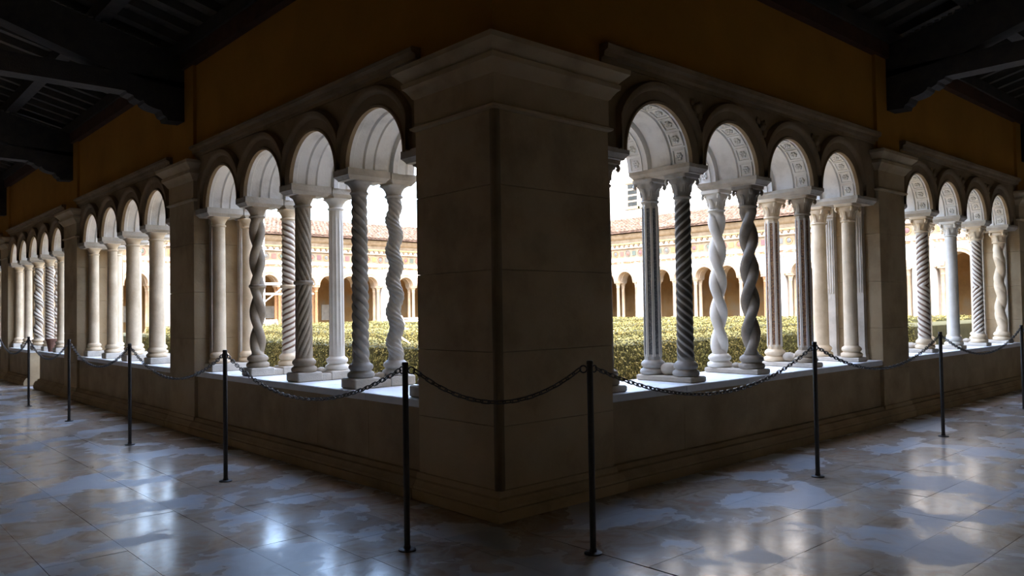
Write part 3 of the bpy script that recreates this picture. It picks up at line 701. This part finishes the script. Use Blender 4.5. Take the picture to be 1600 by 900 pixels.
# ------------------------------------------------------------------ garden
g = MB().box(3.9, 60, 4.4, 70, -.12, -.02); tag(g.build('garden_ground', 'gravel'), kind='structure', label='gravel ground of the cloister garden')
def hedge(x0, x1, y0, y1, h, dens, size, label, vis=None):
    t = thing('box_hedge', label, 'hedge', (x0, y0, -.02), 'clipped box hedges')
    W, D = x1-x0, y1-y0; mb = MB(); i_ = size*1.2
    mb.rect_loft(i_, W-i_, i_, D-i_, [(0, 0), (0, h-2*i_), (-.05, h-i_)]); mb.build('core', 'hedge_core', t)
    va = vis or (x0, x1, y0, y1); A = [max(va[0], x0)-x0, min(va[1], x1)-x0, max(va[2], y0)-y0, min(va[3], y1)-y0]
    pts = []; nrm = []
    def surf(n, f, nv): 
        n = int(n); a, b_ = rng.random(n), rng.random(n); pts.append(np.stack(f(a, b_), 1)); nrm.append(np.tile(np.array(nv, float), (n, 1)))
    lx, ly = A[1]-A[0], A[3]-A[2]
    surf(dens*lx*ly, lambda a, b_: (A[0]+a*lx, A[2]+b_*ly, np.full_like(a, h)), (0, 0, 1))
    surf(dens*lx*h, lambda a, b_: (A[0]+a*lx, np.zeros_like(a), b_*h), (0, -1, .2)); surf(dens*ly*h, lambda a, b_: (np.zeros_like(a), A[2]+a*ly, b_*h), (-1, 0, .2))
    surf(dens*.4*lx*h, lambda a, b_: (A[0]+a*lx, np.full_like(a, D), b_*h), (0, 1, .2)); surf(dens*.4*ly*h, lambda a, b_: (np.full_like(a, W), A[2]+a*ly, b_*h), (1, 0, .2))
    p = np.concatenate(pts); n = len(p)
    p += rng.normal(0, size*.55, (n, 3)); p += (np.sin(p[:, [1, 2, 0]]*5.1)*np.sin(p[:, [2, 0, 1]]*3.3+1))*.018
    p[:, 2] = np.maximum(p[:, 2], .02)
    nr = np.concatenate(nrm)+rng.normal(0, .33, (n, 3)); a = np.cross(nr, rng.normal(size=(n, 3))); a /= np.linalg.norm(a, axis=1)[:, None]; b_ = np.cross(nr, a); b_ /= np.linalg.norm(b_, axis=1)[:, None]
    L_ = size*rng.uniform(.7, 1.3, (n, 1)); v = np.stack([p-a*L_, p+b_*L_*.5, p+a*L_, p-b_*L_*.5], 1).reshape(-1, 3)
    me = bpy.data.meshes.new('foliage'); me.vertices.add(4*n); me.vertices.foreach_set('co', v.ravel()); me.loops.add(4*n); me.loops.foreach_set('vertex_index', np.arange(4*n))
    me.polygons.add(n); me.polygons.foreach_set('loop_start', np.arange(0, 4*n, 4)); me.update(calc_edges=True); me.validate()
    me.materials.append(M['leaf']); tag(obj('foliage', me, t), kind='stuff')
hedge(5.7, 6.75, 7.7, 28, .99, 2300, .018, 'near clipped box hedge running beside the left arcade', (0, 99, 7.7, 19))
hedge(5.7, 25, 6.45, 7.65, .99, 2300, .018, 'near clipped box hedge running beside the right arcade', (5.7, 17, 0, 99))
hedge(9.6, 10.7, 12.0, 27.0, 1.0, 1100, .024, 'second box hedge behind the near one, left view')
hedge(9.6, 24.0, 10.0, 11.0, 1.0, 1100, .024, 'second box hedge behind the near one, right view')
hedge(13.6, 14.5, 17, 28.0, 1.0, 700, .03, 'third box hedge deeper in the garden, left view')
hedge(13.0, 24.0, 14.6, 15.6, 1.0, 700, .03, 'third box hedge deeper in the garden, right view')
hedge(9.0, 24.5, 28.6, 29.5, 1.02, 600, .03, 'far box hedge along the foot of the far left wing')
hedge(25.0, 25.9, 8.0, 28.0, 1.04, 600, .03, 'far box hedge along the foot of the far right wing')

# ------------------------------------------------------------------ far wings of the cloister
def disc_mesh(r, mat):
    b = MB(); b.lathe([(r, 0), (r, .012), (r*.9, .016)], 16); me = b.mesh('roundel_disc', 40); me.materials.append(M[mat]); return me
def ring_mesh(r, mat):
    b = MB(); rings = []
    b.lathe([(r, 0), (r, .02), (r*.86, .02), (r*.86, 0)], 18, caps=False); me = b.mesh('roundel_ring', 40); me.materials.append(M[mat]); return me
def sq_mesh(w_, mat):
    b = MB(); b.box(-w_, w_, -w_, w_, 0, .014); me = b.mesh('inlay_square', None); me.materials.append(M[mat]); return me
INK = ['inlay_purple', 'inlay_green', 'inlay_grey', 'inlay_red', 'inlay_orange']
DISC = [disc_mesh(.085, k) for k in INK[:4]]; RINGS = [ring_mesh(.145, k) for k in ('inlay_red', 'inlay_grey', 'inlay_orange')]; SQ = [sq_mesh(.105, k) for k in INK]
def modillion_mesh():
    b = MB(); b.loft([[(-.04, 0, 0), (.04, 0, 0), (.04, .03, 0), (-.04, .03, 0)], [(-.045, -.07, .08), (.045, -.07, .08), (.045, .03, .08), (-.045, .03, .08)], [(-.045, -.075, .13), (.045, -.075, .13), (.045, .03, .13), (-.045, .03, .13)]], True, True)
    me = b.mesh('modillion'); me.materials.append(M['entablature_stone']); return me
MOD = modillion_mesh()
fcol_parts = None
def far_col_mesh():
    b = MB(); b.lathe([(.115, 0), (.12, .04), (.10, .06), (.105, .10), (.08, .13), (.076, .2), (.072, 1.62), (.085, 1.64), (.075, 1.66), (.08, 1.72), (.115, 1.82), (.118, 1.86)], 14)
    me = b.mesh('column', 45); return me
FCM = {}
for mk in ('far_stone', 'col_white', 'mosaic_brown'):
    FCM[mk] = far_col_mesh(); FCM[mk].materials.append(M[mk])
def wing(name, label, T, flip, bays, pierpos, ulo, uhi, vis, rz):
    """T maps (u, d, z): d = depth into the building from the garden face."""
    t = thing('cloister_wing', label, 'building')
    zs, zc = 2.66, 3.46
    w = MB(T); pads = []
    for b in bays:
        for i in range(b['n']):
            c = b['c0']+i*b['s']; a = b['u0'] if i == 0 else c-b['s']/2; e = b['u1'] if i == b['n']-1 else c+b['s']/2
            arc_strip(w, c, b['r'], zs, zc, 0, a, e); arc_strip(w, c, b['r'], zs, 4.9, DEP, a, e)
            for (p_, q_) in ((a, c-b['r']), (c+b['r'], e)): w.add([(p_,0,zs),(q_,0,zs),(q_,DEP,zs),(p_,DEP,zs)], [(0,1,2,3)])
    w.build('arcade_wall', 'white_plaster', t, fix=False)
    for b in bays:
        q = MB(T); q.box(b['u0'], b['u1'], 0, DEP, -.1, .72); q.build('parapet', 'far_stone', t)
        for i in range(b['n']):
            c = b['c0']+i*b['s']; r = b['r']
            q = MB(T); arc_sweep(q, c, zs, [(r,0),(r,.25),(r-.03,.255),(r-.03,.30),(r-.005,.305),(r-.005,DEP),(r,DEP)], n=18); q.build('arch_soffit', 'far_stone', t, 40)
            q = MB(T); arc_sweep(q, c, zs, [(r-.002,.01),(r-.002,-.03),(r+.09,-.035),(r+.12,-.055),(r+.15,.01)], b['s']/2-.002, n=18, closed=True); q.build('archivolt', 'far_stone', t, 40)
        for i in range(b['n']+1):
            u = b['c0']+(i-.5)*b['s']; q = MB(T); q.box(u-.12, u+.12, 0, .62, 2.58, 2.668); q.build('impost', 'far_stone', t); q = MB(T); q.box(u-.12, u+.12, 0, .62, .72, .76); q.build('plinth', 'far_stone', t)
            for dd in (.14, .50):
                mk = 'mosaic_brown' if (i*7+int(b['c0']*3)) % 6 == 2 else 'far_stone'
                o = obj('column', FCM[mk], t, T(u, dd, .74))
    for (a, e) in pierpos:
        q = MB(T); q.box(a, e, -.05, DEP, -.1, zc); q.build('pier', 'white_plaster', t)
        q = MB(T); q.box(a-.04, e+.04, -.09, DEP, 2.62, 2.70); q.build('pier_cap', 'far_stone', t)
        q = MB(T); q.box(a-.03, e+.03, -.08, .1, 3.30, 3.40); q.build('pier_moulding', 'far_stone', t)
    # entablature
    def band(nm, mt, prof): q = MB(T); q.sweep(prof, ulo, uhi); q.build(nm, mt, t, 30)
    band('mosaic_band', 'mosaic_band', [(.3, zc), (-.02, zc), (-.02, zc+.10), (.3, zc+.10)])
    band('architrave', 'white_plaster', [(.3, zc+.101), (-.035, zc+.101), (-.04, zc+.24), (-.06, zc+.26), (.3, zc+.26)])
    band('frieze', 'entablature_stone', [(.3, zc+.261), (-.01, zc+.261), (-.01, 4.12), (.3, 4.12)])
    band('frieze_moulding', 'entablature_stone', [(.3, 4.121), (-.05, 4.121), (-.07, 4.15), (-.04, 4.17), (.3, 4.17)])
    band('dentil_course', 'white_plaster', [(.3, 4.171), (-.02, 4.171), (-.02, 4.33), (.3, 4.33)])
    band('gold_moulding', 'moss_gold', [(.3, 4.331), (-.11, 4.331), (-.13, 4.37), (-.10, 4.40), (.3, 4.40)])
    band('cornice', 'entablature_stone', [(.3, 4.401), (-.06, 4.401), (-.07, 4.55), (-.16, 4.60), (-.22, 4.68), (-.24, 4.80), (.3, 4.80)])
    inv = Matrix.Rotation(rz, 4, 'Z'); k = 0; u = vis[0]
    while u < vis[1]:
        base = inv @ Matrix.Rotation(PI/2, 4, 'X')
        mt = base.copy(); mt.translation = Vector(T(u, -.012, 3.92))
        if k % 2 == 0:
            o = obj('roundel', DISC[(k//2*3) % 4], t); o.matrix_basis = mt
            rg = obj('ring', RINGS[(k//2) % 3], o)
        else:
            o = obj('inlay_square', SQ[(k//2*2+k//6) % 5], t); o.matrix_basis = mt
        u += .36; k += 1
    u = vis[0]
    while u < vis[1]:
        o = obj('modillion', MOD, t); mt = inv.copy(); mt.translation = Vector(T(u, -.02, 4.195)); o.matrix_basis = mt; u += .28
    # roof, its tile rows, back wall and floor of the walk
    sl = .24; d0 = -.42; z0 = 4.88
    q = MB(T); q.loft([[(u_, d0, z0-.05), (u_, 5.2, z0-.05+sl*(5.2-d0)), (u_, 5.2, z0+sl*(5.2-d0)), (u_, d0, z0)] for u_ in (ulo, uhi)], True, True); q.build('roof_deck', 'terracotta', t)
    q = MB(T); pitch = .21; n = int((vis[1]-vis[0]+4)/pitch); rr_ = random.Random(5); rows = 13; ln = (5.2-d0)/rows
    for i in range(n):
        uc = vis[0]-2+i*pitch
        for j in range(rows):
            da, db = d0-.03+j*ln+rr_.uniform(-.03, .03), d0+(j+1)*ln+.05; za, zb = z0+sl*(da-d0)+.035+rr_.uniform(0, .02), z0+sl*(db-d0)+.005; uo = uc+rr_.uniform(-.012, .012)
            rgs = []
            for d_, z_, R_ in ((da, za, .085), (db, zb, .07)):
                rgs.append([(uo+R_*math.cos(a), d_, z_+R_*.85*math.sin(a)-.01) for a in (0, PI/4, PI/2, 3*PI/4, PI)])
            q.loft(rgs, False); o_ = len(q.v); q.add(rgs[0], [(0, 1, 2, 3, 4)])
    tag(q.build('roof_tiles', 'tile_roof', t, fix=False), kind='stuff')
    q = MB(T); q.box(ulo, uhi, 4.6, 4.9, -.1, 6.0); q.build('inner_wall', 'far_inner', t)
    q = MB(T); q.box(ulo, uhi, DEP, 4.6, -.15, -.01); q.build('walk_floor', 'far_stone', t)
    q = MB(T); q.box(ulo, uhi, DEP, 4.6, 4.5, 4.6); q.build('walk_ceiling', 'wood_dark', t)
    if vis[0] > 7:
        for (u_, w_, z_, h_) in ((10.2, .5, 1.5, .7), (13.4, .7, 1.4, .9), (17.0, .5, 1.5, .6), (20.4, .6, 1.45, .8), (24.0, .6, 1.4, .9)):
            q = MB(T); q.box(u_-w_, u_+w_, 4.55, 4.6, z_-h_/2, z_+h_/2); q.build('wall_fragment', 'plinth_stone', t)
    return t
S = 1.09
def mkbays(lst):       # (first crown, count)
    bays = []
    for c0, n in lst: bays.append(dict(c0=c0, n=n, s=S, r=.44, u0=c0-.72, u1=c0+(n-1)*S+.72))
    piers = [(bays[i]['u1'], bays[i+1]['u0']) for i in range(len(bays)-1)]
    return bays, piers
TN = lambda u, d, z: (u, 32.0+d, z)
TE = lambda u, d, z: (28.0+d, u, z)
bn, pn = mkbays([(6.2, 4), (11.58, 4), (16.6, 4), (21.9, 5)])
wing('n', 'far arcaded cloister wing with scaffold in front, seen through the left arches', TN, 1, bn, [(4.16, bn[0]['u0'])]+pn+[(bn[-1]['u1'], 28.7)], -1.0, 33.5, (7.5, 24.5), 0)
be, pe = mkbays([(5.9, 4), (11.33, 4), (16.75, 5), (23.2, 4)])
wing('e', 'far arcaded cloister wing with roundel frieze, seen through the right arches', TE, 1, be, [(4.69, be[0]['u0'])]+pe+[(be[-1]['u1'], 31.5)], -1.0, 31.5, (5.0, 26.5), -PI/2)

# building rising behind the right wing
t = thing('background_building', 'tall plain white building behind the far right wing', 'building', (33.6, 8, 0))
MB().box(0, 6, 0, 34, 0, 17).build('wall', 'white_plaster', t)
def bwin(y, z, w_, h_, cols, rows):
    MB().box(-.07, .02, y-w_/2-.12, y+w_/2+.12, z+h_/2, z+h_/2+.18).build('window_lintel', 'moss_gold', t); MB().box(-.09, .02, y-w_/2-.16, y+w_/2+.16, z-h_/2-.12, z-h_/2).build('window_sill', 'moss_gold', t)
    fo = MB().box(-.02, .02, y-w_/2, y+w_/2, z-h_/2, z+h_/2).build('window_frame', 'far_stone', t)
    for c in range(cols):
        for r_ in range(rows):
            ya = y-w_/2+w_*c/cols; za = z-h_/2+h_*r_/rows; g_ = .06 if cols <= 2 else .03
            MB().box(-.03, .02, ya+g_, ya+w_/cols-g_, za+.05, za+h_/rows-.05).build('window_pane', 'glass_dark', fo)
bwin(19.2, 7.6, .75, 1.3, 1, 4); bwin(18.25, 7.6, .75, 1.3, 1, 4); bwin(9.0, 7.35, .75, 1.3, 1, 4)
MB().box(-.08, .02, 18.55, 19.3, 9.9, 11.4).build('shutter', 'shutter', t)

# ------------------------------------------------------------------ scaffold, worker and odds and ends in the garden
def scaffold():
    t = thing('scaffold', 'white tubular scaffold standing before the far left wing', 'scaffold', (13.8, 30.2, -.02))
    for x in (0, 1.92):
        for y in (0, 1.0):
            MB().tube([(x, y, 0), (x, y, 5.55 if x == 0 else 5.15)], .035, 8).build('upright', 'white_metal', t, 60)
            MB().lathe([(.08, 0), (.08, .015)], 12, (x, y, 0)).build('base_plate', 'white_metal', t)
    for z in (2.25, 2.67):
        MB().tube([(-.35, 0, z), (2.2, 0, z)], .028, 8).build('rail', 'white_metal', t, 60)
        MB().tube([(-.35, 1.0, z), (2.2, 1.0, z)], .028, 8).build('rail', 'white_metal', t, 60)
    for x in (0, 1.92):
        for z in (1.0, 2.3, 4.2): MB().tube([(x, -.02, z), (x, 1.02, z)], .025, 8).build('transom', 'white_metal', t, 60)
    MB().tube([(0, -.04, 1.92), (1.0, -.04, 2.67)], .022, 8).build('brace', 'white_metal', t, 60)
    MB().tube([(0, -.05, 5.35), (-.8, -.05, 5.0)], .022, 8).build('brace', 'white_metal', t, 60)
    MB().tube([(1.92, -.05, .3), (1.7, -.05, 1.3)], .022, 8).build('brace', 'white_metal', t, 60)
scaffold()
t = thing('covered_equipment', 'white rounded cover with a small dark opening beside the scaffold', 'equipment', (13.66, 29.95, -.02))
MB().loft([[(x, y*(1 if z < .8 else .8), z) for y, z in ((-.35, 0), (-.35, .95), (-.2, 1.2), (.2, 1.2), (.35, .95), (.35, 0))] for x in (0, .06, .44, .5)], True, True).build('cover', 'tarp', t, 50)
MB().box(.28, .38, -.352, -.30, 1.0, 1.12).build('opening', 'far_dark', t)
t = thing('equipment_crate', 'pale grey crate stacked beside the scaffold foot', 'crate', (13.52, 30.6, -.02))
MB().cbox(-.25, .12, -.3, .3, 0, 1.15, .03).build('crate_body', 'white_metal', t); MB().cbox(-.23, .10, -.27, .27, 1.15, 1.58, .03).build('crate_top', 'inlay_grey', t)

def person():
    x, y = 14.70, 22.0
    t = thing('person', 'person in white shirt and dark cap standing behind the hedges', 'person', (x, y, -.02)); t.scale = (.92, .92, .92)
    joints = {'pelvis': (0, 0, .92, .13, .10), 'waist': (0, 0, 1.06, .125, .09), 'chest': (0, 0, 1.28, .15, .105), 'neck0': (0, .0, 1.44, .06, .06), 'neck': (0, -.01, 1.50, .05, .05),
        'sl': (-.17, 0, 1.40, .065, .065), 'el': (-.24, -.05, 1.13, .045, .045), 'wl': (-.16, -.24, 1.02, .032, .032),
        'sr': (.17, 0, 1.40, .065, .065), 'er': (.25, -.04, 1.13, .045, .045), 'wr': (.26, -.22, .98, .032, .032),
        'hl': (-.09, 0, .88, .095, .095), 'kl': (-.10, -.02, .50, .065, .065), 'al': (-.10, .02, .09, .045, .045), 'tl': (-.11, -.14, .04, .04, .03),
        'hr': (.09, 0, .88, .095, .095), 'kr': (.10, -.02, .50, .065, .065), 'ar': (.10, .02, .09, .045, .045), 'tr': (.11, -.14, .04, .04, .03),
        'hd0': (0, -.015, 1.55, .062, .07), 'hd1': (0, -.02, 1.62, .078, .095), 'hd2': (0, -.015, 1.69, .07, .085)}
    ks = list(joints); ed = [('pelvis','waist'),('waist','chest'),('chest','neck0'),('neck0','neck'),('neck','hd0'),('hd0','hd1'),('hd1','hd2'),('chest','sl'),('sl','el'),('el','wl'),('chest','sr'),('sr','er'),('er','wr'),
        ('pelvis','hl'),('hl','kl'),('kl','al'),('al','tl'),('pelvis','hr'),('hr','kr'),('kr','ar'),('ar','tr')]
    vs = [joints[k][:3] for k in ks]; es = [(ks.index(a), ks.index(b)) for a, b in ed]; rad = [joints[k][3:] for k in ks]
    for sgn, wname in ((-1, 'wl'), (1, 'wr')):               # hands: palm and five fingers
        wi = ks.index(wname); wx, wy, wz = joints[wname][:3]; vs.append((wx, wy-.07, wz-.01)); rad.append((.03, .018)); pi_ = len(vs)-1; es.append((wi, pi_))
        for f in range(5):
            fx = (f-2)*.016; ln = (.035, .06, .066, .06, .05)[f]
            vs.append((wx+fx, wy-.07-ln*.55, wz-.015)); rad.append((.009, .009)); vs.append((wx+fx*1.1, wy-.07-ln, wz-.04)); rad.append((.008, .008)); es += [(pi_, len(vs)-2), (len(vs)-2, len(vs)-1)]
    me = bpy.data.meshes.new('body'); me.from_pydata(vs, es, []); body = obj('body', me, t)
    md = body.modifiers.new('skin', 'SKIN'); md.use_smooth_shade = True
    for i, sv in enumerate(me.skin_vertices[0].data): sv.radius = rad[i]; sv.use_root = (i == 0)
    body.modifiers.new('sub', 'SUBSURF').levels = 2; body.modifiers['sub'].render_levels = 2
    dg = bpy.context.evaluated_depsgraph_get(); nm = bpy.data.meshes.new_from_object(body.evaluated_get(dg)); body.modifiers.clear(); body.data = nm; nm.name = 'body'
    nm.materials.clear()
    for k in ('skin', 'shirt', 'trousers'): nm.materials.append(M[k])
    for p in nm.polygons:
        c = p.center; p.use_smooth = True
        p.material_index = 0 if (c.z > 1.475 or (c.y < -.17 and c.z > .6)) else 1 if c.z > .93 else 2
    MB().lathe([(.094, 1.665), (.10, 1.70), (.09, 1.745), (.05, 1.785), (.01, 1.79)], 16, (0, -.005, 0)).build('cap', 'hair', t, 60)
    MB().loft([[(-.07, -.08, 1.672), (.07, -.08, 1.672), (.05, -.18, 1.66), (-.05, -.18, 1.66)], [(-.07, -.08, 1.684), (.07, -.08, 1.684), (.05, -.18, 1.668), (-.05, -.18, 1.668)]], True, True).build('cap_brim', 'hair', t)
    MB().loft([[(-.012, -.105, 1.60), (.012, -.105, 1.60), (0, -.105, 1.65)], [(-.008, -.135, 1.603), (.008, -.135, 1.603), (0, -.11, 1.65)]], True, True).build('nose', 'skin', t)
    for s_ in (-1, 1):
        MB().blob((s_*.034, -.108, 1.642), (.012, .008, .007), 6, 3, 0).build('eye', 'hair', t, 60)
        MB().blob((s_*.082, -.01, 1.625), (.01, .02, .032), 6, 4, 0).build('ear', 'skin', t, 60)
    MB().blob((0, -.104, 1.572), (.026, .008, .006), 6, 3, 0).build('mouth', 'inlay_red', t, 60)
person()
t = thing('bent_tube', 'white bent tube arching up behind the hedge near the person', 'tube', (14.86, 22.5, -.02))
MB().tube([(0, 0, 0), (0, 0, 1.2), (.02, 0, 1.32), (.06, 0, 1.37), (.12, 0, 1.36), (.20, 0, 1.26), (.26, 0, 1.1), (.28, 0, .6), (.28, 0, 0)], .028, 8).build('hoop', 'white_metal', t, 60)
t = thing('garden_railing', 'low white railing beyond the hedges by the far left wing', 'railing', (18.0, 27.0, -.02))
for z in (1.06, 1.16): MB().box(0, 2.4, -.02, .02, z-.03, z+.03).build('rail', 'white_metal', t)
for x in (0, 1.2, 2.36): MB().box(x, x+.05, -.025, .025, 0, 1.2).build('railing_post', 'white_metal', t)
t = MB().tube([(6.05, 8.72, .93), (6.3, 9.10, .945), (6.75, 10.07, 1.045), (6.9, 10.4, 1.08)], .016, 8).build('wooden_stake', 'stake', None, 60); tag(t, 'thin pale wooden stake leaning across the hedge behind the corkscrew column', 'stake')
b = MB(); b.blob((0, 0, .03), (.22, .14, .06), 10, 5, .25); t = b.build('garden_cloth', 'cloth_teal', None, 60, (10.2, 15.2, .96)); tag(t, 'small turquoise cloth lying on top of a hedge', 'cloth')
